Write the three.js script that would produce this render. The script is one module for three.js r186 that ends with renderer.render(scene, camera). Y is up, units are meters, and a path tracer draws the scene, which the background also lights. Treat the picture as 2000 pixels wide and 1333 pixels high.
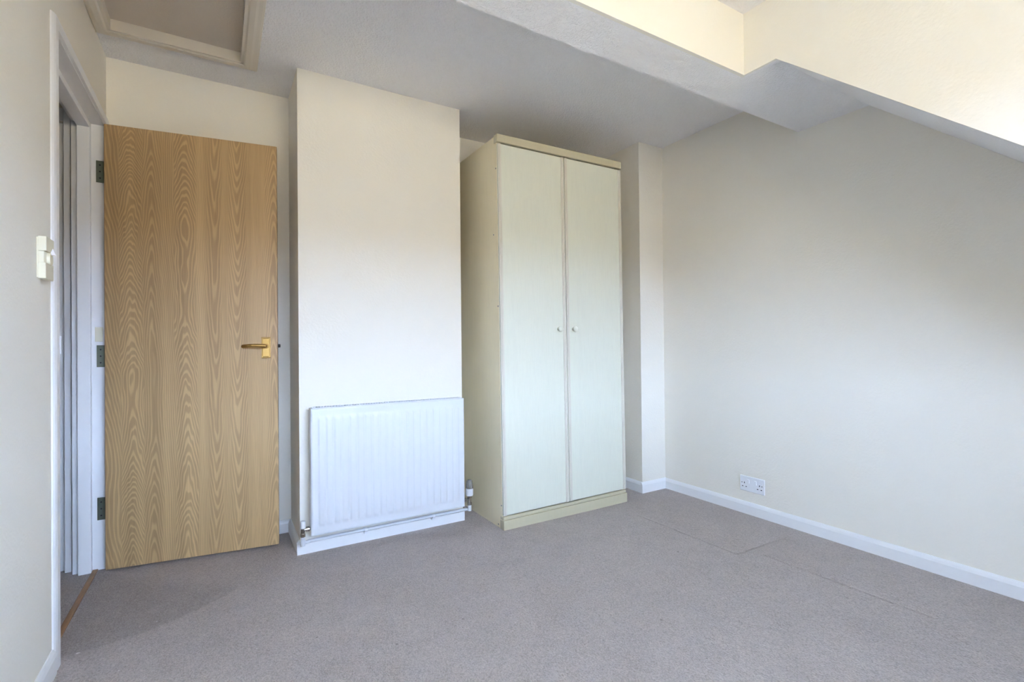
import * as THREE from 'three';
import { RoundedBoxGeometry } from 'three/addons/geometries/RoundedBoxGeometry.js';
import { RectAreaLightUniformsLib } from 'three/addons/lights/RectAreaLightUniformsLib.js';
import { mergeGeometries } from 'three/addons/utils/BufferGeometryUtils.js';

const R = (d) => d * Math.PI / 180;
const scene = new THREE.Scene();
const renderer = new THREE.WebGLRenderer({ antialias: true });
renderer.toneMapping = THREE.LinearToneMapping;
renderer.shadowMap.enabled = true;
renderer.shadowMap.type = THREE.PCFSoftShadowMap;

// ---------------------------------------------------------------- camera, sky, sun, exposure
const camera = new THREE.PerspectiveCamera(2 * Math.atan(666.5 / 956.72) * 180 / Math.PI, 2000 / 1333, 0.05, 200);
camera.rotation.order = 'YXZ';
camera.rotation.set(R(0.3888), R(-30.8382), R(-0.5458));
camera.position.set(0, 0.9905, 0);

{ // clear sky, the same all round: pale and bright at the horizon, bluer overhead
  const h = 512, d = new Float32Array(4 * h * 4);
  for (let y = 0; y < h; y++) {
    const el = Math.max(0, (y + 0.5) / h * 180 - 90), k = Math.exp(-el / 14), c = [0.82 + 2.88 * k, 1.22 + 3.4 * k, 1.95 + 4.6 * k];
    for (let x = 0; x < 4; x++) d.set([...c, 1], (y * 4 + x) * 4);
  }
  const sky = new THREE.DataTexture(d, 4, h, THREE.RGBAFormat, THREE.FloatType);
  sky.mapping = THREE.EquirectangularReflectionMapping; sky.magFilter = THREE.LinearFilter; sky.needsUpdate = true;
  scene.background = sky;
}
renderer.toneMappingExposure = 12.3;
const sun = new THREE.DirectionalLight(new THREE.Color().setRGB(1.0, 0.94, 0.82), 3.8);   // stands behind the house: lights the gardens, not the room
sun.position.set(-6, 20, -16);
sun.target.position.set(1, -3, 12);
sun.castShadow = true;
sun.shadow.mapSize.set(2048, 2048);
Object.assign(sun.shadow.camera, { left: -40, right: 40, top: 40, bottom: -40, near: 0.5, far: 90 });
scene.add(sun, sun.target);

// ---------------------------------------------------------------- the room in metres (x along the back wall, z towards the window)
const H = 2.33, XL = -0.442, XR = 2.617, ZB = -2.875, ZF = 1.1;
const CX0 = 0.325, CX1 = 1.179, ZC = -2.535;             // chimney breast
const XP = 2.399, ZP = -2.352;                            // corner pier
const YB = 2.094, ZB0 = -1.431, ZB1 = -1.234, XC = 1.865, ZS = -1.099, SL = Math.tan(R(40.63)), HD = 2.346;   // beam, dormer cheek, roof slope
const ZJ = -2.835, ZN = -2.06, YH = 1.995, WT = 0.115;    // door opening: far jamb, near jamb, head, wall thickness
const WX0 = -0.15, WX1 = 1.42, WY0 = 0.97, WY1 = 1.93;      // dormer window opening

// daylight scattered into the room by the dormer window, as large as its glass
RectAreaLightUniformsLib.init();
const daylight = new THREE.RectAreaLight(new THREE.Color().setRGB(0.9, 0.98, 1.1), 0.04, WX1 - WX0 - 0.1, WY1 - WY0 - 0.1);
daylight.position.set((WX0 + WX1) / 2, (WY0 + WY1) / 2, ZF + 0.11);
daylight.lookAt((WX0 + WX1) / 2, (WY0 + WY1) / 2, ZF - 2);
daylight.name = 'window_daylight';
scene.add(daylight);

// ---------------------------------------------------------------- noise and textures
function rng(seed) { let s = seed >>> 0; return () => { s = (s + 0x6D2B79F5) | 0; let t = Math.imul(s ^ (s >>> 15), 1 | s); t = (t + Math.imul(t ^ (t >>> 7), 61 | t)) ^ t; return ((t ^ (t >>> 14)) >>> 0) / 4294967296; }; }
function lattice(seed, n = 256) { const r = rng(seed), a = new Float32Array(n * n); for (let i = 0; i < a.length; i++) a[i] = r(); return a; }
const LAT = [lattice(11), lattice(23), lattice(37)];
function vnoise(k, x, y, wrap = 256) {
  const L = LAT[k], xi = Math.floor(x), yi = Math.floor(y), fx = x - xi, fy = y - yi;
  const m = (v) => ((v % wrap) + wrap) % wrap, x0 = m(xi), x1 = m(xi + 1), y0 = m(yi), y1 = m(yi + 1);
  const u = fx * fx * (3 - 2 * fx), v = fy * fy * (3 - 2 * fy);
  return (L[y0 * 256 + x0] * (1 - u) + L[y0 * 256 + x1] * u) * (1 - v) + (L[y1 * 256 + x0] * (1 - u) + L[y1 * 256 + x1] * u) * v;
}
const clamp = (v, a = 0, b = 1) => Math.min(b, Math.max(a, v));
const smooth = (a, b, v) => { const t = clamp((v - a) / (b - a)); return t * t * (3 - 2 * t); };
const enc = (l) => Math.round(255 * clamp(l <= 0.0031308 ? 12.92 * l : 1.055 * Math.pow(l, 1 / 2.4) - 0.055));
function tex(w, h, f, srgb = true, repeat = true) {          // f(x, y, out) fills out with linear rgb (colour) or plain values
  const d = new Uint8Array(w * h * 4), o = [0, 0, 0];
  for (let y = 0; y < h; y++) for (let x = 0; x < w; x++) {
    f(x, y, o); const i = (y * w + x) * 4;
    for (let c = 0; c < 3; c++) d[i + c] = srgb ? enc(o[c]) : Math.round(255 * clamp(o[c]));
    d[i + 3] = 255;
  }
  const t = new THREE.DataTexture(d, w, h, THREE.RGBAFormat);
  if (srgb) t.colorSpace = THREE.SRGBColorSpace;
  t.wrapS = t.wrapT = repeat ? THREE.RepeatWrapping : THREE.ClampToEdgeWrapping;
  t.magFilter = THREE.LinearFilter; t.minFilter = THREE.LinearMipmapLinearFilter; t.generateMipmaps = true; t.needsUpdate = true;
  return t;
}
const lin = (hex) => new THREE.Color(hex);
function mat(color, o = {}) { return new THREE.MeshStandardMaterial({ color: typeof color === 'string' ? lin(color) : color, roughness: 0.6, ...o }); }
function scaled(t, size) { const c = t.clone(); c.repeat.set(1 / size, 1 / size); c.needsUpdate = true; return c; }   // uv in metres

const orangePeel = tex(512, 512, (x, y, o) => { const v = 0.55 * vnoise(0, x / 8, y / 8, 64) + 0.3 * vnoise(1, x / 4, y / 4, 128) + 0.15 * vnoise(2, x / 2, y / 2, 256); o[0] = o[1] = o[2] = v; }, false);
const stipple = tex(512, 512, (x, y, o) => { const v = vnoise(0, x / 8, y / 8, 64) * 0.6 + vnoise(1, x / 4, y / 4, 128) * 0.4; o[0] = o[1] = o[2] = smooth(0.35, 0.75, v); }, false);

const M = {};
M.wall = mat('#f6f0e3', { roughness: 0.75, bumpMap: scaled(orangePeel, 0.5), bumpScale: 0.0006 });
M.ceiling = mat('#f9f6f4', { roughness: 0.9, bumpMap: scaled(stipple, 0.4), bumpScale: 0.0014 });
M.gloss = mat('#f6f5f4', { roughness: 0.35 });                    // white gloss woodwork
M.trimCream = mat('#e6dccb', { roughness: 0.45 });
M.hatchPanel = mat('#dccfbe', { roughness: 0.8, bumpMap: scaled(orangePeel, 0.3), bumpScale: 0.0006 });
M.radiator = mat('#e4e5e8', { roughness: 0.3 });
M.shade = mat('#8f8d8b', { roughness: 0.7 });
M.chrome = mat('#b9b6b0', { roughness: 0.22, metalness: 1 });
M.brass = mat('#b8965a', { roughness: 0.42, metalness: 1 });
M.iron = mat('#6d7264', { roughness: 0.45, metalness: 0.8 });
M.black = mat('#1b1a19', { roughness: 0.5 });
M.creamPlastic = mat('#eee8cf', { roughness: 0.4 });
M.whitePlastic = mat('#f2f2f4', { roughness: 0.35 });
M.hole = mat('#2a292c', { roughness: 0.8 });

const wood = tex(256, 1024, (x, y, o) => { const n = vnoise(0, x / 5, y / 90) * 0.6 + vnoise(1, x / 2, y / 40) * 0.4; const k = 0.75 + 0.5 * n; o[0] = 0.36 * k; o[1] = 0.19 * k; o[2] = 0.075 * k; });
M.threshold = mat('#ffffff', { map: scaled(wood, 0.5), roughness: 0.5 });
M.brownDoor = mat('#6b4a2c', { roughness: 0.5 });

// wardrobe laminate: faint vertical ash grain
const ash = tex(512, 1024, (x, y, o) => { const n = vnoise(0, x / 3.2, y / 130, 160) * 0.5 + vnoise(1, x / 1.4, y / 60) * 0.3 + vnoise(2, x / 20, y / 200) * 0.2, k = 0.955 + 0.07 * n; o[0] = k; o[1] = k; o[2] = k; });
M.wardDoor = mat('#e8e7d4', { map: scaled(ash, 0.45), roughness: 0.42 });
M.wardSide = mat('#f8ecca', { map: scaled(ash, 0.6), roughness: 0.5 });
M.wardTrim = mat('#d2c8a9', { map: scaled(ash, 0.3), roughness: 0.5 });
M.wardStrip = mat('#e0d9c8', { roughness: 0.4 });

// ---------------------------------------------------------------- building helpers
const counts = {};
function numbered(n) { const k = counts[n] = (counts[n] ?? -1) + 1; return k ? n + '_' + String(k).padStart(3, '0') : n; }
function uvWorld(g) {                                              // uv in metres, by the way each face points
  g = g.index ? g.toNonIndexed() : g;
  const p = g.attributes.position, n = g.attributes.normal, uv = new Float32Array(p.count * 2);
  for (let i = 0; i < p.count; i++) {
    const ax = Math.abs(n.getX(i)), ay = Math.abs(n.getY(i)), az = Math.abs(n.getZ(i));
    const [u, v] = ay >= ax && ay >= az ? [p.getX(i), p.getZ(i)] : ax >= az ? [p.getZ(i), p.getY(i)] : [p.getX(i), p.getY(i)];
    uv[2 * i] = u; uv[2 * i + 1] = v;
  }
  g.setAttribute('uv', new THREE.BufferAttribute(uv, 2));
  return g;
}
const box = (x0, x1, y0, y1, z0, z1) => uvWorld(new THREE.BoxGeometry(Math.abs(x1 - x0), Math.abs(y1 - y0), Math.abs(z1 - z0)).translate((x0 + x1) / 2, (y0 + y1) / 2, (z0 + z1) / 2));
const rbox = (x0, x1, y0, y1, z0, z1, r = 0.003, s = 2) => uvWorld(new RoundedBoxGeometry(Math.abs(x1 - x0), Math.abs(y1 - y0), Math.abs(z1 - z0), s, r).translate((x0 + x1) / 2, (y0 + y1) / 2, (z0 + z1) / 2));
const clean = (g) => { g = g.index ? g.toNonIndexed() : g; for (const k of Object.keys(g.attributes)) if (!['position', 'normal', 'uv'].includes(k)) g.deleteAttribute(k); return g; };
const merge = (gs) => gs.length === 1 ? gs[0] : mergeGeometries(gs.map(clean));
function obj(name, gs, m, parent) {
  const o = new THREE.Mesh(merge(Array.isArray(gs) ? gs : [gs]), m);
  o.name = parent ? name : numbered(name); o.castShadow = o.receiveShadow = true;
  (parent ?? scene).add(o); return o;
}
function struct(name, gs, m, label) { const o = obj(name, gs, m); o.userData.kind = 'structure'; if (label) o.userData.label = label; return o; }
function thing(name, label, category, pos = [0, 0, 0], kind) {
  const o = new THREE.Group(); o.name = numbered(name); o.position.set(...pos); o.userData = { label, category };
  if (kind) { o.userData.kind = kind; }
  scene.add(o); return o;
}
const cyl = (r0, r1, h, seg = 20) => new THREE.CylinderGeometry(r0, r1, h, seg);
function rod(a, b, r, seg = 14) {
  const A = new THREE.Vector3(...a), B = new THREE.Vector3(...b), d = B.clone().sub(A);
  const g = new THREE.CylinderGeometry(r, r, d.length(), seg);
  g.applyQuaternion(new THREE.Quaternion().setFromUnitVectors(new THREE.Vector3(0, 1, 0), d.normalize()));
  return g.translate((A.x + B.x) / 2, (A.y + B.y) / 2, (A.z + B.z) / 2);
}
const tube = (pts, r, seg = 24) => new THREE.TubeGeometry(new THREE.CatmullRomCurve3(pts.map((p) => new THREE.Vector3(...p)), false, 'centripetal'), seg, r, 12);
// a profile in the plane across a run, pushed along an axis: prof = [[out, up], ...]
function run(prof, len) {
  const s = new THREE.Shape(prof.map((p) => new THREE.Vector2(...p)));
  return new THREE.ExtrudeGeometry(s, { depth: len, bevelEnabled: false });   // x = out, y = up, z = along
}

// ---------------------------------------------------------------- the shell
// carpet: one map over the whole floor, 1.5 to 1.8 mm a pixel
const FX0 = -0.478, FW = XR + 0.02 - FX0, FZ0 = ZB - 0.02, FD = ZF + 0.02 - FZ0, CT = 2048;
const grain = (() => { const r = rng(5), a = new Float32Array(CT * CT); for (let i = 0; i < a.length; i++) a[i] = r(); return a; })();
const gAt = (x, y) => grain[((y + CT) % CT) * CT + ((x + CT) % CT)];
const specks = [[-0.29, -2.42, 0.004], [-0.2, -2.19, 0.004], [-0.05, -2.0, 0.0035], [0.42, -2.1, 0.004], [-0.27, -1.92, 0.004], [1.48, -1.33, 0.003], [0.1, -1.82, 0.003], [-0.4, -2.1, 0.008], [1.35, -1.6, 0.003], [0.9, -1.5, 0.003]];
const darkSpecks = [[1.86, -1.6, 0.007], [0.75, -1.62, 0.005], [0.28, -1.78, 0.005], [1.35, -1.24, 0.006], [0.5, -1.6, 0.006], [1.75, -1.05, 0.004]];
const dents = [[2.066, -2.06, 2.074, -1.44], [2.074, -1.44, 2.58, -1.432], [2.17, -1.36, 2.185, -0.75]];
function dentAt(wx, wz) {                                          // depth of the furniture dents left in the pile, 0..1
  let v = 0;
  for (const [x0, z0, x1, z1] of dents) {
    const dx = x1 - x0, dz = z1 - z0, t = clamp(((wx - x0) * dx + (wz - z0) * dz) / (dx * dx + dz * dz));
    const d = Math.hypot(wx - x0 - t * dx, wz - z0 - t * dz);
    v = Math.max(v, Math.exp(-((d / 0.009) ** 2)));
  }
  return v;
}
const swept = (wx, wz) => {                                        // pile brushed the other way by the swinging door leaf
  const dx = wx + 0.442, dz = wz + 2.78, r = Math.hypot(dx, dz) + 0.012 * (vnoise(2, wx * 30, wz * 30) - 0.5), a = Math.atan2(dx, dz) * 180 / Math.PI;
  return (1 - smooth(0.672, 0.692, r)) * (1 - smooth(28, 56, a + 22 * (vnoise(1, wx * 9, wz * 9) - 0.5)));
};
const carpetMap = tex(CT, CT, (x, y, o) => {
  const wx = FX0 + (x + 0.5) / CT * FW, wz = FZ0 + FD - (y + 0.5) / CT * FD;
  const g = 0.4 * gAt(x, y) + 0.15 * (gAt(x + 1, y) + gAt(x - 1, y) + gAt(x, y + 1) + gAt(x, y - 1));
  const blot = vnoise(0, wx * 14, wz * 14) * 0.5 + vnoise(1, wx * 5, wz * 5) * 0.3 + vnoise(2, wx * 45, wz * 45) * 0.35;
  let k = 1 + 0.75 * (g - 0.5) + 0.13 * (blot - 0.57);
  k *= 1 - 0.15 * swept(wx, wz);
  let s = 0;
  for (const [sx, sz, r] of specks) if (Math.abs(wx - sx) < 0.02 && Math.abs(wz - sz) < 0.02) s = Math.max(s, 1 - smooth(r * 0.4, r, Math.hypot(wx - sx, (wz - sz) * 1.5)));
  for (const [sx, sz, r] of darkSpecks) if (Math.abs(wx - sx) < 0.02 && Math.abs(wz - sz) < 0.02) k *= 0.55 + 0.45 * smooth(r * 0.4, r, Math.hypot(wx - sx, wz - sz));
  o[0] = 0.475 * k + s * 0.4; o[1] = 0.412 * k + s * 0.4; o[2] = 0.375 * k + s * 0.4;
}, true, false);
const carpetBump = tex(CT, CT, (x, y, o) => {
  const wx = FX0 + (x + 0.5) / CT * FW, wz = FZ0 + FD - (y + 0.5) / CT * FD;
  const g = 0.4 * gAt(x, y) + 0.15 * (gAt(x + 1, y) + gAt(x - 1, y) + gAt(x, y + 1) + gAt(x, y - 1));
  o[0] = o[1] = o[2] = 0.55 + 0.28 * (g - 0.5) + 0.15 * (vnoise(0, wx * 60, wz * 60) - 0.5) - 0.4 * dentAt(wx, wz);
}, false, false);
M.carpet = new THREE.MeshStandardMaterial({ map: carpetMap, bumpMap: carpetBump, bumpScale: 0.01, roughness: 1 });
{
  const g = new THREE.BoxGeometry(FW, 0.12, FD).translate(FX0 + FW / 2, -0.06, FZ0 + FD / 2).toNonIndexed();
  const p = g.attributes.position, uv = g.attributes.uv;
  for (let i = 0; i < p.count; i++) uv.setXY(i, (p.getX(i) - FX0) / FW, 1 - (p.getZ(i) - FZ0) / FD);
  struct('floor', g, M.carpet);
}
// flat ceiling with the hatch hole left open
const HX0 = -0.396, HX1 = 0.103, HZ0 = -2.603, HZ1 = -1.93;
struct('ceiling', [box(XL - 0.12, HX0, H, H + 0.16, ZB - 0.12, ZB0 + 0.02), box(HX1, XR + 0.12, H, H + 0.16, ZB - 0.12, ZB0 + 0.02),
  box(HX0, HX1, H, H + 0.16, ZB - 0.12, HZ0), box(HX0, HX1, H, H + 0.16, HZ1, ZB0 + 0.02)], M.ceiling);
struct('ceiling_dormer', box(XL - 0.12, XC + 0.05, HD, HD + 0.14, ZB1 - 0.04, ZF + 0.25), M.ceiling);
struct('ceiling_beam', box(XL, XR, YB, H + 0.1, ZB0, ZB1 - 0.015), M.ceiling);
{ // underside beyond the beam and the roof slope, one solid under the roof beside the dormer
  const s = new THREE.Shape([[ZB1 - 0.015, YB], [ZS, YB], [ZF + 0.02, YB - (ZF + 0.02 - ZS) * SL], [ZF + 0.02, 2.5], [ZB1 - 0.015, 2.5]].map((p) => new THREE.Vector2(...p)));
  const g = (depth) => uvWorld(new THREE.ExtrudeGeometry(s, { depth, bevelEnabled: false }).rotateY(-Math.PI / 2));   // shape x -> z, depth -> -x
  struct('ceiling_slope', g(XR - XC - 0.012 + 0.05).translate(XR + 0.05, 0, 0), M.ceiling);
  const s2 = new THREE.Shape([[ZB1, YB], [ZS, YB], [ZF + 0.02, YB - (ZF + 0.02 - ZS) * SL], [ZF + 0.02, 2.45], [ZB1, 2.45]].map((p) => new THREE.Vector2(...p)));
  struct('wall_dormer_cheek', uvWorld(new THREE.ExtrudeGeometry(s2, { depth: 0.012, bevelEnabled: false }).rotateY(-Math.PI / 2)).translate(XC + 0.012, 0, 0), M.wall);
}
struct('wall_dormer', box(XL, XC + 0.012, YB, HD + 0.05, ZB1 - 0.015, ZB1), M.wall);
const OZ0 = ZJ - 0.025, OZ1 = ZN + 0.025, OY = YH + 0.025;
struct('wall_left', [box(XL - WT, XL, 0, 2.5, OZ1, ZF + 0.02), box(XL - WT, XL, 0, 2.5, ZB - 0.12, OZ0), box(XL - WT, XL, OY, 2.5, OZ0, OZ1)], M.wall);
struct('wall_back', box(XL - 0.0, XR + 0.12, -0.02, 2.5, ZB - 0.12, ZB), M.wall);
struct('wall_right', box(XR, XR + 0.12, -0.02, 2.5, ZB, ZF + 0.25), M.wall);
struct('wall_front', [box(XL - WT, WX0, -0.02, 2.5, ZF, ZF + 0.22), box(WX1, XR + 0.1, -0.02, 2.5, ZF, ZF + 0.22), box(WX0, WX1, -0.02, WY0, ZF, ZF + 0.22), box(WX0, WX1, WY1, 2.5, ZF, ZF + 0.22)], M.wall);
struct('wall_chimney', box(CX0, CX1, 0, H, ZB, ZC), M.wall);
struct('wall_corner', box(XP, XR, 0, H, ZB, ZP), M.wall);

// ---------------------------------------------------------------- dormer window behind the camera
{
  const w = thing('window_1', 'white framed dormer window in the front wall', 'window', [0, 0, 0], 'structure');
  const zf = ZF + 0.13, f = 0.055;
  const bar = (x0, x1, y0, y1) => obj('window_frame', rbox(x0, x1, y0, y1, zf, zf + 0.06, 0.006), M.gloss, w);
  bar(WX0, WX1, WY0, WY0 + f); bar(WX0, WX1, WY1 - f, WY1); bar(WX0, WX0 + f, WY0 + f, WY1 - f); bar(WX1 - f, WX1, WY0 + f, WY1 - f);
  const mx = (WX0 + WX1) / 2; bar(mx - 0.03, mx + 0.03, WY0 + f, WY1 - f);
  const glass = new THREE.MeshPhysicalMaterial({ color: 0xffffff, transmission: 1, thickness: 0, roughness: 0, ior: 1.5 });
  obj('window_pane', box(WX0 + f, mx - 0.03, WY0 + f, WY1 - f, zf + 0.028, zf + 0.032), glass, w);
  obj('window_pane', box(mx + 0.03, WX1 - f, WY0 + f, WY1 - f, zf + 0.028, zf + 0.032), glass, w);
  obj('window_sill', rbox(WX0 - 0.04, WX1 + 0.04, WY0 - 0.03, WY0 + 0.002, ZF - 0.06, zf, 0.008), M.gloss, w);
}

// ---------------------------------------------------------------- skirting boards
const skirt = (t, h) => [[0, 0], [t, 0], [t, h - 0.018], [t * 0.72, h - 0.008], [t * 0.35, h], [0, h]];
const runX = (prof, x0, x1, z) => run(prof, x1 - x0).rotateY(-Math.PI / 2).translate(x1, 0, z);       // out = +z, along x
const runR = (prof, z0, z1, x) => run(prof, z1 - z0).rotateY(Math.PI).translate(x, 0, z1);            // out = -x
const runL = (prof, z0, z1, x) => run(prof, z1 - z0).translate(x, 0, z0);                             // out = +x
struct('baseboard_right', uvWorld(runR(skirt(0.015, 0.068), ZP, ZF, XR)), M.gloss);
struct('baseboard_corner', [uvWorld(runX(skirt(0.015, 0.07), XP - 0.015, XR, ZP)), uvWorld(runR(skirt(0.015, 0.07), ZB, ZP, XP))], M.gloss);
struct('baseboard_back', [uvWorld(runX(skirt(0.015, 0.066), XL, CX0, ZB)), uvWorld(runX(skirt(0.015, 0.066), CX1, XP, ZB))], M.gloss);
struct('baseboard_chimney', [uvWorld(runX([[0, 0], [0.015, 0], [0.015, 0.05], [0.006, 0.056], [0, 0.056]], CX0 - 0.015, CX1 + 0.004, ZC)), uvWorld(runR(skirt(0.015, 0.066), ZB, ZC, CX0))], M.gloss);
struct('baseboard_left', uvWorld(runL(skirt(0.012, 0.075), ZN + 0.056, ZF, XL)), M.gloss);

// ---------------------------------------------------------------- door frame, threshold, hall beyond
{
  const t = thing('trim_1', 'white door lining, stops and architrave round the bedroom doorway', 'door frame', [XL, 0, (ZJ + ZN) / 2], 'structure');
  const x = 0, zc = (ZJ + ZN) / 2, zj = ZJ - zc, zn = ZN - zc;
  obj('lining', box(-WT, 0.0, 0, YH + 0.025, zj - 0.025, zj), M.gloss, t);
  obj('lining', box(-WT, 0.0, 0, YH + 0.025, zn, zn + 0.025), M.gloss, t);
  obj('lining', box(-WT, 0.0, YH, YH + 0.025, zj, zn), M.gloss, t);
  obj('stop', rbox(-0.092, -0.047, 0, YH, zj, zj + 0.028, 0.002), M.gloss, t);
  obj('stop', rbox(-0.092, -0.047, 0, YH, zn - 0.028, zn, 0.002), M.gloss, t);
  obj('stop', rbox(-0.092, -0.047, YH - 0.026, YH, zj + 0.028, zn - 0.028, 0.002), M.gloss, t);
  const a = [[0, 0], [0.014, 0], [0.014, 0.04], [0.010, 0.056], [0.005, 0.066], [0, 0.07]];   // out, away from the opening
  const arch = (len) => run(a, len);
  // near upright: away = +z, along = y
  obj('architrave', uvWorld(arch(YH + 0.036).scale(0.7, 0.72, 1).applyMatrix4(new THREE.Matrix4().makeBasis(new THREE.Vector3(1, 0, 0), new THREE.Vector3(0, 0, 1), new THREE.Vector3(0, 1, 0)).setPosition(x, 0, zn + 0.006))), M.gloss, t);
  obj('architrave', uvWorld(arch(zn - zj + 0.04 + 0.005).scale(0.7, 0.72, 1).applyMatrix4(new THREE.Matrix4().makeBasis(new THREE.Vector3(1, 0, 0), new THREE.Vector3(0, 1, 0), new THREE.Vector3(0, 0, 1)).setPosition(x, YH + 0.004, zj - 0.04))), M.gloss, t);
  obj('architrave', rbox(0, 0.014, 0, YH + 0.004, zj - 0.0395, zj - 0.004, 0.004), M.gloss, t);
  for (const g of t.children) if (g.geometry) { g.geometry.computeVertexNormals(); }
  const sp = obj('strike_plate', rbox(-0.03, 0.012, 0.975, 1.03, zn - 0.003, zn + 0.001, 0.001), M.whitePlastic, t); sp.userData.label = 'painted strike plate';
  const ph = obj('filled_hinge_recess', rbox(-0.036, -0.008, 1.02, 1.085, zj, zj + 0.002, 0.0008), M.creamPlastic, t); ph.userData.label = 'painted over hinge recess';
}
const th = obj('threshold_strip', rbox(-0.488, -0.469, 0.0, 0.006, ZJ + 0.002, ZN - 0.002, 0.002), M.threshold);
th.userData = { label: 'narrow brown wooden threshold strip between the two carpets in the doorway', category: 'threshold' };
const HALLX = -1.55, HALLZ0 = -2.97, HALLZ1 = -1.1;
{
  const hallCarpet = M.carpet.clone(); 
  const g = new THREE.BoxGeometry(-0.478 - HALLX + 0.1, 0.12, HALLZ1 - HALLZ0 + 0.2).translate((HALLX - 0.1 - 0.478) / 2, -0.0605, (HALLZ0 + HALLZ1) / 2).toNonIndexed();
  const p = g.attributes.position, uv = g.attributes.uv;
  for (let i = 0; i < p.count; i++) uv.setXY(i, (p.getX(i) + 2.1) / FW + 0.3, (p.getZ(i) + 3.2) / FD);
  struct('floor_hall', g, hallCarpet);
  struct('ceiling_hall', box(HALLX - 0.1, XL - WT, 2.33, 2.48, HALLZ0 - 0.1, HALLZ1 + 0.1), M.ceiling);
  struct('wall_hall', [box(HALLX - 0.1, HALLX, -0.02, 2.45, HALLZ0 - 0.1, HALLZ1 + 0.1), box(HALLX, XL - WT, -0.02, 2.45, HALLZ1, HALLZ1 + 0.1), box(HALLX, XL - 0.001, -0.02, 2.45, HALLZ0 - 0.1, HALLZ0)], M.wall);
  const d = thing('door_2', 'white stepped frame and dark brown door at the end of the hall', 'door', [-0.96, 0, HALLZ0], 'structure');
  const q = (x0, x1, y0, y1, z1) => rbox(x0 + 0.96, x1 + 0.96, y0, y1, 0, z1 - HALLZ0, 0.003);
  obj('architrave', q(-0.591, -0.567, 0, 2.045, -2.872), M.gloss, d);
  obj('lining', q(-0.615, -0.593, 0, 2.0, -2.902), M.gloss, d);
  obj('architrave', q(-1.38, -0.591, 2.0, 2.06, -2.88), M.gloss, d);
  obj('architrave', q(-1.38, -1.33, 0, 2.0, -2.88), M.gloss, d);
  obj('door_leaf', q(-1.33, -0.62, 0.01, 2.0, -2.945), M.brownDoor, d);
}

// ---------------------------------------------------------------- the oak veneered door, open into the room
const DW = 0.69, DH = 1.974;
// veneer leaves: [left edge, right edge, middle of the arches, arches a metre (negative: they point down), side lines a metre, tip width, tone]
const leaves = [
  [-0.02, 0.056, -0.035, 9, 95, 0.05, 0.97], [0.056, 0.142, 0.1, 25, 125, 0.018, 0.98], [0.142, 0.214, 0.178, 11, 125, 0.014, 0.95],
  [0.214, 0.262, 0.178, 6, 135, 0.01, 1.04], [0.262, 0.350, 0.306, 18, 120, 0.020, 0.99], [0.350, 0.395, 0.306, 4, 150, 0.01, 1.05],
  [0.395, 0.452, 0.424, -9, 120, 0.014, 0.99], [0.452, 0.484, 0.424, -4, 160, 0.01, 1.04], [0.484, 0.556, 0.518, -11, 115, 0.015, 0.98],
  [0.556, 0.640, 0.50, -3, 170, 0.01, 1.05], [0.640, 0.72, 0.676, 10, 130, 0.016, 0.98],
];
const oak = tex(1024, 2048, (px, py, o) => {
  const x = px / 1024 * DW, y = py / 2048 * DH, xe = x + 0.010 * (vnoise(2, 3.1, y * 2.6) - 0.5) + 0.004 * (vnoise(0, x * 6, y * 9) - 0.5);
  let v = 0, tone = 0, ws = 0, arch = 0;
  for (let i = 0; i < leaves.length; i++) {
    const [x0, x1, cx, rate, side, tip, tn] = leaves[i];
    const w = smooth(-0.005, 0.005, xe - x0) * smooth(-0.005, 0.005, x1 - xe);
    if (w <= 0) continue;
    const c = cx + 0.010 * (vnoise(2, i * 9.1, y * 3.3) - 0.5) + (i ? 0.0025 : 0.02) * (vnoise(0, i * 2.2 + 40, y * (i ? 20 : 6)) - 0.5), u = xe - c;
    const wob = vnoise(0, i * 5.7 + 3, y * 1.9) * 13 + vnoise(1, i * 3.1 + x * 12, y * 7) * 2.2 + vnoise(2, x * 90, y * 16) * 0.7;   // uneven growth: some arches crowd, some close into ovals
    const f = rate * y + Math.abs(rate) / 20 * wob + side * (Math.sqrt(u * u + tip * tip) - tip) * (0.85 + 0.3 * vnoise(1, i * 7.7, y * 1.9)) + i * 3.7;
    const q = f - Math.floor(f), wide = 0.17 + 0.28 * vnoise(2, Math.floor(f) * 3.3, i * 5 + y * 3);
    v += w * smooth(0.0, 0.16, q) * (1 - smooth(wide, wide + 0.3, q)); tone += w * tn; ws += w; arch += w * Math.min(1, Math.abs(rate) / 16);
  }
  v /= ws; tone /= ws; arch /= ws;
  const pore = vnoise(0, x * 1500, y * 24) * 0.5 + vnoise(1, x * 700, y * 10) * 0.5, broad = vnoise(2, x * 22, y * 0.8) * 0.6 + vnoise(1, x * 60, y * 0.5) * 0.4;
  const k = tone * (0.95 + (v - 0.32) * (0.18 + 0.12 * arch) + (pore - 0.5) * 0.24 + (broad - 0.5) * 0.26);
  o[0] = 0.54 * k; o[1] = 0.355 * k ** 1.08; o[2] = 0.165 * k ** 1.2;
}, true, false);
M.oak = new THREE.MeshStandardMaterial({ map: oak, roughness: 0.42 });
M.oakEdge = mat('#7a5634', { roughness: 0.55 });
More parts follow.
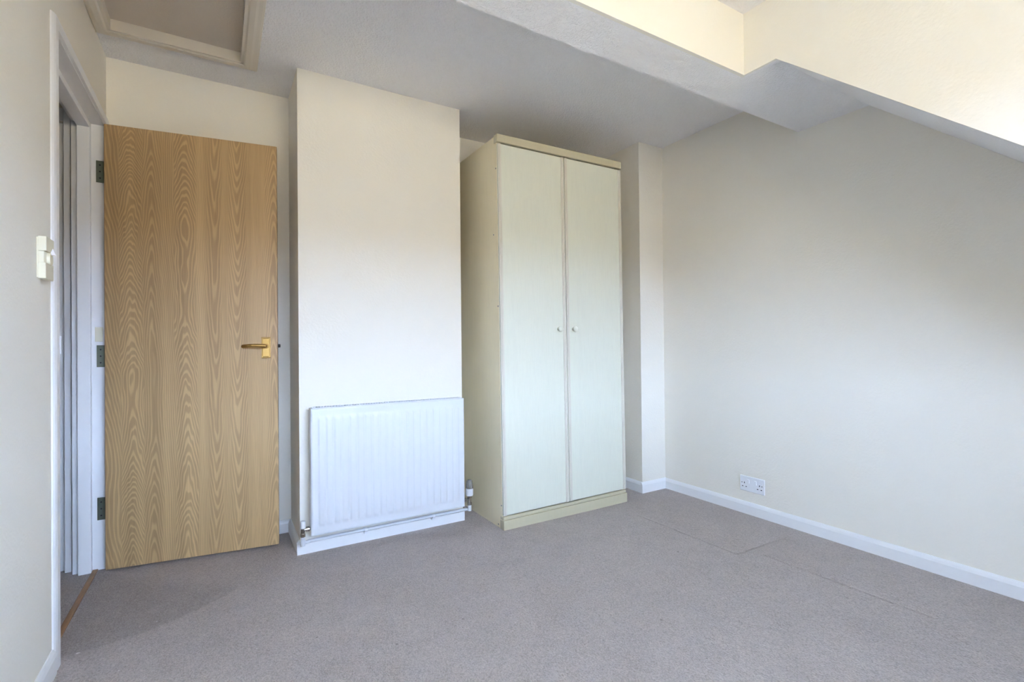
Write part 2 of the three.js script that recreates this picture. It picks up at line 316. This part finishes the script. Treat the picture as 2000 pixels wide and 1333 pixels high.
{
  const DX = -0.4355, DZ = -2.7795, t = thing('door_1', 'oak veneered flush door with brass lever handle standing open', 'door', [DX, 0, DZ], 'structure');
  const g = new RoundedBoxGeometry(DW, DH, 0.044, 1, 0.0015).translate(DW / 2, 0.012 + DH / 2, -0.022).toNonIndexed();
  const p = g.attributes.position, n = g.attributes.normal, uv = g.attributes.uv;
  for (let i = 0; i < p.count; i++) { uv.setXY(i, clamp(p.getX(i) / DW, 0.002, 0.998), clamp((p.getY(i) - 0.012) / DH, 0.001, 0.999)); }
  const leaf = obj('door_leaf', g, M.oak, t); leaf.rotation.y = -R(7.98); leaf.userData.label = 'oak veneered door leaf';
  obj('lipping', box(-0.0012, 0.0, 0.013, 0.011 + DH, -0.042, -0.002), M.oakEdge, leaf);
  // short Georgian latch plate with a raised border
  const y0 = 0.934, y1 = 1.037, x0 = 0.618, x1 = 0.658;
  obj('handle_plate', [rbox(x0, x1, y0, y1, 0, 0.004, 0.0015), rbox(x0 + 0.004, x1 - 0.004, y0 + 0.006, y1 - 0.006, 0.0, 0.0075, 0.003),
    rbox(x0, x1, y1 - 0.006, y1, 0, 0.0065, 0.0025), rbox(x0, x1, y0, y0 + 0.006, 0, 0.0065, 0.0025)], M.brass, leaf);
  for (const [sx, sy] of [[0.624, 1.029], [0.652, 1.029], [0.624, 0.942], [0.652, 0.942]]) { const s = obj('screw', cyl(0.0028, 0.0032, 0.003, 10).rotateX(Math.PI / 2).translate(sx, sy, 0.0085), M.brass, leaf); s.castShadow = true; }
  const lev = new THREE.CatmullRomCurve3([[0.639, 0.994, 0.0], [0.639, 0.994, 0.03], [0.637, 0.9945, 0.042], [0.628, 0.995, 0.048], [0.6, 0.9965, 0.049], [0.572, 0.996, 0.047], [0.552, 0.9945, 0.04], [0.541, 0.993, 0.028]].map((q) => new THREE.Vector3(...q)));
  obj('lever', [new THREE.TubeGeometry(lev, 48, 0.0082, 12), new THREE.SphereGeometry(0.0084, 12, 10).translate(0.541, 0.993, 0.028), cyl(0.0105, 0.012, 0.014).rotateX(Math.PI / 2).translate(0.639, 0.994, 0.012), new THREE.SphereGeometry(0.0098, 16, 12).scale(1, 1, 0.8).translate(0.635, 0.9945, 0.047)], M.brass, leaf);
  obj('latch_bolt', rbox(DW - 0.002, DW + 0.011, 0.986, 1.002, -0.029, -0.015, 0.003), M.black, leaf);
  for (const [a, b] of [[1.736, 1.834], [0.906, 1.004], [0.222, 0.322]]) {
    const zj = ZJ - DZ, xw = XL - DX;
    const h = obj('hinge', [rbox(xw - 0.03, xw, a, b, zj, zj + 0.003, 0.001), ...[0, 1, 2, 3, 4].map((k) => cyl(0.0055, 0.0055, (b - a) / 5 - 0.0012, 12).translate(xw + 0.004, a + (k + 0.5) * (b - a) / 5, zj + 0.006)), rbox(xw + 0.002, xw + 0.0065, a, b, zj + 0.006, zj + 0.03, 0.001)], M.iron, t);
    for (const k of [0.2, 0.5, 0.8]) obj('screw', cyl(0.0035, 0.0035, 0.0015, 10).rotateX(Math.PI / 2).translate(xw - 0.016, a + k * (b - a), zj + 0.0035), M.black, h);
  }
}

// ---------------------------------------------------------------- loft hatch
{
  const t = thing('loft_hatch', 'cream loft hatch with moulded frame set into the ceiling', 'loft hatch', [(HX0 + HX1) / 2, H, (HZ0 + HZ1) / 2]);
  const cx = (HX0 + HX1) / 2, cz = (HZ0 + HZ1) / 2, hw = (HX1 - HX0) / 2, hd = (HZ1 - HZ0) / 2, y = -0.018;
  obj('hatch_panel', box(-hw + 0.0125, hw - 0.0125, 0.032, 0.05, -hd + 0.0125, hd - 0.0125), M.hatchPanel, t);
  for (const [a, b, c, d] of [[-hw, -hw + 0.012, -hd, hd], [hw - 0.012, hw, -hd, hd], [-hw, hw, -hd, -hd + 0.012], [-hw, hw, hd - 0.012, hd]]) obj('reveal_board', box(a, b, y + 0.004, 0.05, c, d), M.trimCream, t);
  // mitred architrave: profile (away from the hole, down)
  const prof = [[0, 0], [0, 0.016], [0.006, 0.019], [0.026, 0.018], [0.036, 0.013], [0.05, 0.009], [0.058, 0.005], [0.06, 0]];
  function side(len) {                                    // along local x, outwards = +z', mitred ends
    const v = [], n = prof.length, idx = [];
    for (const e of [-1, 1]) for (const [o, d] of prof) v.push(e * (len / 2 + o), -d, o);
    for (let i = 0; i < n; i++) { const j = (i + 1) % n; idx.push(i, n + i, j, j, n + i, n + j); }
    for (const b of [0, n]) for (let i = 1; i < n - 1; i++) idx.push(...(b ? [b, b + i + 1, b + i] : [b, b + i, b + i + 1]));
    const g = new THREE.BufferGeometry(); g.setAttribute('position', new THREE.Float32BufferAttribute(v, 3)); g.setIndex(idx);
    const f = g.toNonIndexed(); f.computeVertexNormals(); return uvWorld(f);
  }
  const put = (len, turn, x, z) => { const m = obj('frame_moulding', side(len).rotateY(turn).translate(x, 0, z), M.trimCream, t); return m; };
  put(2 * hw, Math.PI, 0, -hd); put(2 * hw, 0, 0, hd);
  put(2 * hd, Math.PI / 2, hw, 0);
  const left = side(2 * hd).rotateY(-Math.PI / 2).translate(-hw, 0, 0); // runs up against the wall
  { const p = left.attributes.position; for (let i = 0; i < p.count; i++) p.setX(i, Math.max(p.getX(i), XL - cx + 0.001)); }
  obj('frame_moulding', left, M.trimCream, t);
}

// ---------------------------------------------------------------- radiator on the chimney breast
{
  const X0 = 0.362, X1 = 1.149, Y0 = 0.104, Y1 = 0.698, ZR = -2.437, t = thing('radiator', 'white panel radiator with vertical flutes on the chimney breast', 'radiator', [(X0 + X1) / 2, 0, ZC]);
  const cx = (X0 + X1) / 2, zo = (z) => z - ZC, N = 20, w = X1 - X0, h = Y1 - Y0;
  // pressed front panel: rim, then flutes
  const cols = [0, 0.004, 0.010, 0.014], mx = 0.03, pitch = (w - 2 * mx) / N;
  const xs = [0, 0.004, 0.012, 0.02]; for (let i = 0; i < N; i++) for (const k of [0, 0.1, 0.2, 0.3, 0.7, 0.8, 0.9]) xs.push(mx + (i + k) * pitch); xs.push(w - mx, w - 0.02, w - 0.012, w - 0.004, w);
  const ys = [0, 0.003, 0.012, 0.03, 0.036, 0.042, 0.05, 0.056, 0.064, h * 0.35, h * 0.65, h - 0.064, h - 0.056, h - 0.05, h - 0.042, h - 0.036, h - 0.03, h - 0.012, h - 0.003, h];
  const zAt = (x, y) => {
    const e = Math.min(x, w - x, y, h - y); let z = e < 0.003 ? -0.006 * (1 - e / 0.003) : e < 0.008 ? 0.0 : -0.0025 * smooth(0.008, 0.014, e);
    const inY = smooth(0.036, 0.056, y) * smooth(0.036, 0.056, h - y);
    if (x > mx && x < w - mx) { const u = ((x - mx) / pitch) % 1; z += 0.0055 * inY * smooth(0, 0.3, Math.min(u, 1 - u)); }
    return z;
  };
  const pos = [], idx = [];
  for (const y of ys) for (const x of xs) pos.push(x - w / 2, Y0 + y, zo(ZR) - 0.004 + zAt(x, y));
  for (let j = 0; j < ys.length - 1; j++) for (let i = 0; i < xs.length - 1; i++) { const a = j * xs.length + i, b = a + 1, c = a + xs.length, d = c + 1; idx.push(a, b, c, b, d, c); }
  const g = new THREE.BufferGeometry(); g.setAttribute('position', new THREE.Float32BufferAttribute(pos, 3)); g.setIndex(idx); g.computeVertexNormals();
  g.setAttribute('uv', new THREE.Float32BufferAttribute(new Float32Array(pos.length / 3 * 2), 2));
  obj('front_panel', [g, box(-w / 2 + 0.001, w / 2 - 0.001, Y0 + 0.001, Y1 - 0.001, zo(ZR) - 0.018, zo(ZR) - 0.0125)], M.radiator, t);
  obj('back_body', [box(-w / 2 + 0.012, w / 2 - 0.012, Y0 + 0.01, Y1 - 0.02, zo(-2.495), zo(-2.488)), box(-w / 2 + 0.02, w / 2 - 0.02, Y0 + 0.03, Y1 - 0.04, zo(-2.488), zo(ZR) - 0.018)], M.radiator, t);
  for (const s of [-1, 1]) obj('side_cover', rbox(s * w / 2 - s * 0.001, s * (w / 2 - 0.012), Y0 + 0.02, Y1 + 0.001, zo(-2.497), zo(ZR) - 0.008, 0.003), M.radiator, t);
  const slats = []; for (let k = 0; k < 58; k++) { const x = -w / 2 + 0.02 + k * (w - 0.04) / 57; slats.push(box(x - 0.002, x + 0.002, Y1 - 0.012, Y1 + 0.003, zo(-2.494), zo(ZR) - 0.014)); }
  slats.push(box(-w / 2 + 0.012, w / 2 - 0.012, Y1 - 0.01, Y1 + 0.003, zo(-2.497), zo(-2.492)), box(-w / 2 + 0.012, w / 2 - 0.012, Y1 - 0.01, Y1 + 0.003, zo(ZR) - 0.018, zo(ZR) - 0.013));
  obj('top_grille', slats, M.radiator, t);
  for (const x of [-0.25, 0.25]) obj('wall_bracket', box(x - 0.02, x + 0.02, 0.2, 0.62, 0, zo(-2.494)), M.radiator, t);
  // lockshield valve, left
  const L = 0.33 - cx, zv = zo(-2.475), lx = -w / 2;
  obj('lockshield_valve', [rod([L, 0.132, zv], [lx + 0.006, 0.132, zv], 0.0075), rod([L + 0.014, 0.132, zv], [L + 0.028, 0.132, zv], 0.0125, 6), rod([L, 0.106, zv], [L, 0.14, zv], 0.0095), rod([L, 0.1, zv], [L, 0.114, zv], 0.0125, 6)], M.chrome, t);
  obj('valve_cap', merge([cyl(0.011, 0.0125, 0.03).translate(L, 0.155, zv), new THREE.SphereGeometry(0.011, 14, 8).scale(1, 0.4, 1).translate(L, 0.17, zv)]), M.whitePlastic, t);
  // thermostatic valve, right
  const V = 1.192 - cx;
  obj('thermostatic_valve', [rod([w / 2 - 0.006, 0.128, zv], [V, 0.128, zv], 0.0075), rod([w / 2 + 0.008, 0.128, zv], [w / 2 + 0.022, 0.128, zv], 0.0125, 6), rod([V, 0.1, zv], [V, 0.15, zv], 0.0095), rod([V, 0.098, zv], [V, 0.112, zv], 0.0125, 6), rod([V, 0.138, zv], [V, 0.15, zv], 0.0135, 8)], M.chrome, t);
  obj('valve_collar', new THREE.LatheGeometry([[0, 0.15], [0.018, 0.15], [0.0205, 0.153], [0.021, 0.186], [0.0195, 0.19], [0, 0.19]].map((q) => new THREE.Vector2(...q)), 28).translate(V, 0, zv), M.whitePlastic, t);
  obj('valve_head', new THREE.LatheGeometry([[0, 0.19], [0.0175, 0.19], [0.018, 0.205], [0.016, 0.225], [0.011, 0.236], [0, 0.238]].map((q) => new THREE.Vector2(...q)), 28).translate(V, 0, zv), M.shade, t);
  const fins = []; for (let k = 0; k < 9; k++) { const a = k / 9 * Math.PI * 2 + 0.2; fins.push(rod([V + 0.0185 * Math.cos(a), 0.191, zv + 0.0185 * Math.sin(a)], [V + 0.0135 * Math.cos(a), 0.231, zv + 0.0135 * Math.sin(a)], 0.0028, 6)); }
  obj('valve_fins', fins, M.chrome, t);
  // painted pipework along the top of the skirting
  const zp = zo(-2.494), yp = 0.068;
  obj('pipe', [tube([[L, 0.104, zv], [L, 0.086, zv], [L + 0.002, 0.078, zv - 0.004], [L + 0.014, yp, zp + 0.008], [L + 0.03, yp, zp]], 0.0078), rod([L + 0.028, yp, zp], [V - 0.03, yp + 0.003, zp], 0.0078),
    tube([[V - 0.032, yp + 0.003, zp], [V - 0.016, yp + 0.003, zp + 0.006], [V - 0.004, yp + 0.004, zv - 0.006], [V, yp + 0.014, zv], [V, 0.102, zv]], 0.0078), cyl(0.0105, 0.0105, 0.03).translate(L, 0.072, zv), cyl(0.0105, 0.0105, 0.036).translate(V, 0.083, zv)], M.radiator, t);
  for (const x of [0.625, 0.985]) obj('pipe_clip', [rod([x - cx - 0.007, yp, zp], [x - cx + 0.007, yp, zp], 0.0115), box(x - cx - 0.007, x - cx + 0.007, yp - 0.02, yp, 0.002, zp)], M.whitePlastic, t);
}

// ---------------------------------------------------------------- wardrobe (leans a touch to the left)
{
  const W = 0.881, D = 0.598, t = thing('wardrobe', 'tall cream two-door wardrobe with greyish trim beside the chimney breast', 'wardrobe', [1.2948 + W / 2, 0, -2.268]);
  t.rotation.z = R(0.5);
  const hw = W / 2, T = 2.12, zf = -0.03;                            // group at the middle of the front edge of the plinth; front of the carcass at zf
  for (const s of [-1, 1]) obj('side_panel', box(s * hw, s * (hw - 0.018), 0.004, T - 0.004, -D, zf + 0.012), M.wardSide, t);
  obj('top_panel', box(-hw + 0.018, hw - 0.018, T - 0.04, T - 0.02, -D, zf), M.wardSide, t);
  obj('back_panel', box(-hw + 0.018, hw - 0.018, 0.01, T - 0.03, -D, -D + 0.006), M.wardSide, t);
  obj('cornice', [rbox(-hw - 0.004, hw + 0.002, T - 0.044, T, zf - 0.01, 0.002, 0.004)], M.wardTrim, t);
  obj('plinth', [rbox(-hw - 0.002, hw + 0.004, -0.003, 0.054, zf - 0.01, 0.003, 0.003)], M.wardTrim, t);
  obj('plinth_rail', [rbox(-hw - 0.001, hw + 0.001, 0.054, 0.072, zf - 0.01, -0.004, 0.004)], M.wardTrim, t);
  const y0 = 0.078, y1 = T - 0.05;
  for (const s of [-1, 1]) {
    const a = s < 0 ? -hw + 0.001 : 0.0022, b = s < 0 ? -0.0022 : hw - 0.001;
    const d = obj('door', rbox(a, b, y0, y1, zf + 0.013, -0.006, 0.002), M.wardDoor, t); d.userData.label = 'pale greenish cream door';
    for (const [p, q] of [[a, a + 0.021], [b - 0.021, b]]) obj('edge_strip', [rbox(p, q, y0, y1, -0.008, -0.002, 0.0025), rbox((p + q) / 2 - 0.004, (p + q) / 2 + 0.004, y0, y1, -0.004, 0.0005, 0.002)], M.wardStrip, d);
    const kx = s < 0 ? -0.0565 : 0.05;
    obj('knob', new THREE.LatheGeometry([[0, 0], [0.009, 0], [0.0075, 0.008], [0.009, 0.012], [0.0155, 0.017], [0.0165, 0.022], [0.0135, 0.028], [0.006, 0.031], [0, 0.0315]].map((q) => new THREE.Vector2(...q)), 28).rotateX(Math.PI / 2).translate(kx, 1.076, -0.006), M.wardDoor, d);
  }
  for (const [y, z] of [[1.59, -0.06], [2.09, -0.03], [1.94, -0.024], [1.2, -0.024], [0.13, -0.024], [0.02, -0.06]]) obj('screw_cap', cyl(0.004, 0.004, 0.002, 12).rotateZ(Math.PI / 2).translate(-hw - 0.0008, y, z), M.shade, t);
}

// ---------------------------------------------------------------- double socket on the right wall
{
  const t = thing('wall_socket', 'white double electric socket above the skirting on the right wall', 'socket', [XR, 0.173, -1.71]);
  obj('faceplate', rbox(-0.009, 0, -0.043, 0.043, -0.074, 0.074, 0.003, 3), M.whitePlastic, t);
  for (const s of [-1, 1]) {
    obj('rocker_switch', rbox(-0.0115, -0.008, 0.004, 0.026, s * 0.022 - 0.006, s * 0.022 + 0.006, 0.001), M.whitePlastic, t);
    const z = s * 0.046;
    for (const [dy, dz, h, w] of [[0.004, 0, 0.009, 0.0045], [-0.017, 0.011, 0.0045, 0.008], [-0.017, -0.011, 0.0045, 0.008]]) obj('pin_hole', box(-0.0094, -0.006, dy - h / 2, dy + h / 2, z + dz - w / 2, z + dz + w / 2), M.hole, t);
    obj('fixing_screw', cyl(0.0035, 0.0035, 0.001, 12).rotateZ(Math.PI / 2).translate(-0.0092, 0.004, s * 0.061), M.shade, t);
  }
}

// ---------------------------------------------------------------- wall thermostat beside the door
{
  const t = thing('wall_thermostat', 'small cream plastic thermostat on the wall by the doorway', 'thermostat', [XL, 1.19, -1.9025]);
  obj('back_plate', rbox(0, 0.006, 0.002, 0.118, -0.036, 0.036, 0.002), M.creamPlastic, t);
  obj('upper_cover', rbox(0.004, 0.022, 0.078, 0.12, -0.0375, 0.0375, 0.002), M.creamPlastic, t);
  obj('middle_cover', rbox(0.004, 0.017, 0.04, 0.078, -0.036, 0.0365, 0.002), M.creamPlastic, t);
  obj('lower_cover', rbox(0.004, 0.021, 0.0, 0.046, -0.0375, 0.0375, 0.002), M.creamPlastic, t);
  obj('dial', cyl(0.017, 0.019, 0.008, 28).rotateZ(-Math.PI / 2).translate(0.02, 0.06, -0.004), M.creamPlastic, t);
  obj('pointer', new THREE.ConeGeometry(0.008, 0.02, 12).translate(0.026, 0.082, -0.006), M.whitePlastic, t);
}

// ---------------------------------------------------------------- outside the window: garden and the terrace opposite
const grassMap = tex(512, 512, (x, y, o) => { const n = vnoise(0, x / 8, y / 8, 64) * 0.5 + vnoise(1, x / 3, y / 3, 128) * 0.5, k = 0.75 + 0.5 * n; o[0] = 0.30 * k; o[1] = 0.25 * k; o[2] = 0.13 * k; });
struct('ground', box(-70, 70, -5.6, -5.4, 1.2, 90), mat('#ffffff', { map: scaled(grassMap, 6), roughness: 1 }));
{
  const b = thing('terrace_house', 'buff brick terrace across the gardens with a brown tiled roof', 'house', [0.7, -5.4, 19]);
  obj('wall', box(-40, 40, 0, 5.95, 0, 8), mat('#c8b28c', { roughness: 0.9 }), b);
  const s = new THREE.Shape([[-0.4, 5.85], [4, 8.9], [8.4, 5.85]].map((q) => new THREE.Vector2(...q)));
  obj('roof', uvWorld(new THREE.ExtrudeGeometry(s, { depth: 80.4, bevelEnabled: false }).rotateY(-Math.PI / 2).translate(40.2, 0, 0)), mat('#8a765f', { roughness: 0.9 }), b);
  for (let k = -6; k <= 6; k++) for (const y of [1.0, 3.6]) obj('window', box(k * 6 - 0.7, k * 6 + 0.7, y, y + 1.3, -0.03, 0.05), mat('#4a5258', { roughness: 0.2 }), b);
}

renderer.render(scene, camera);
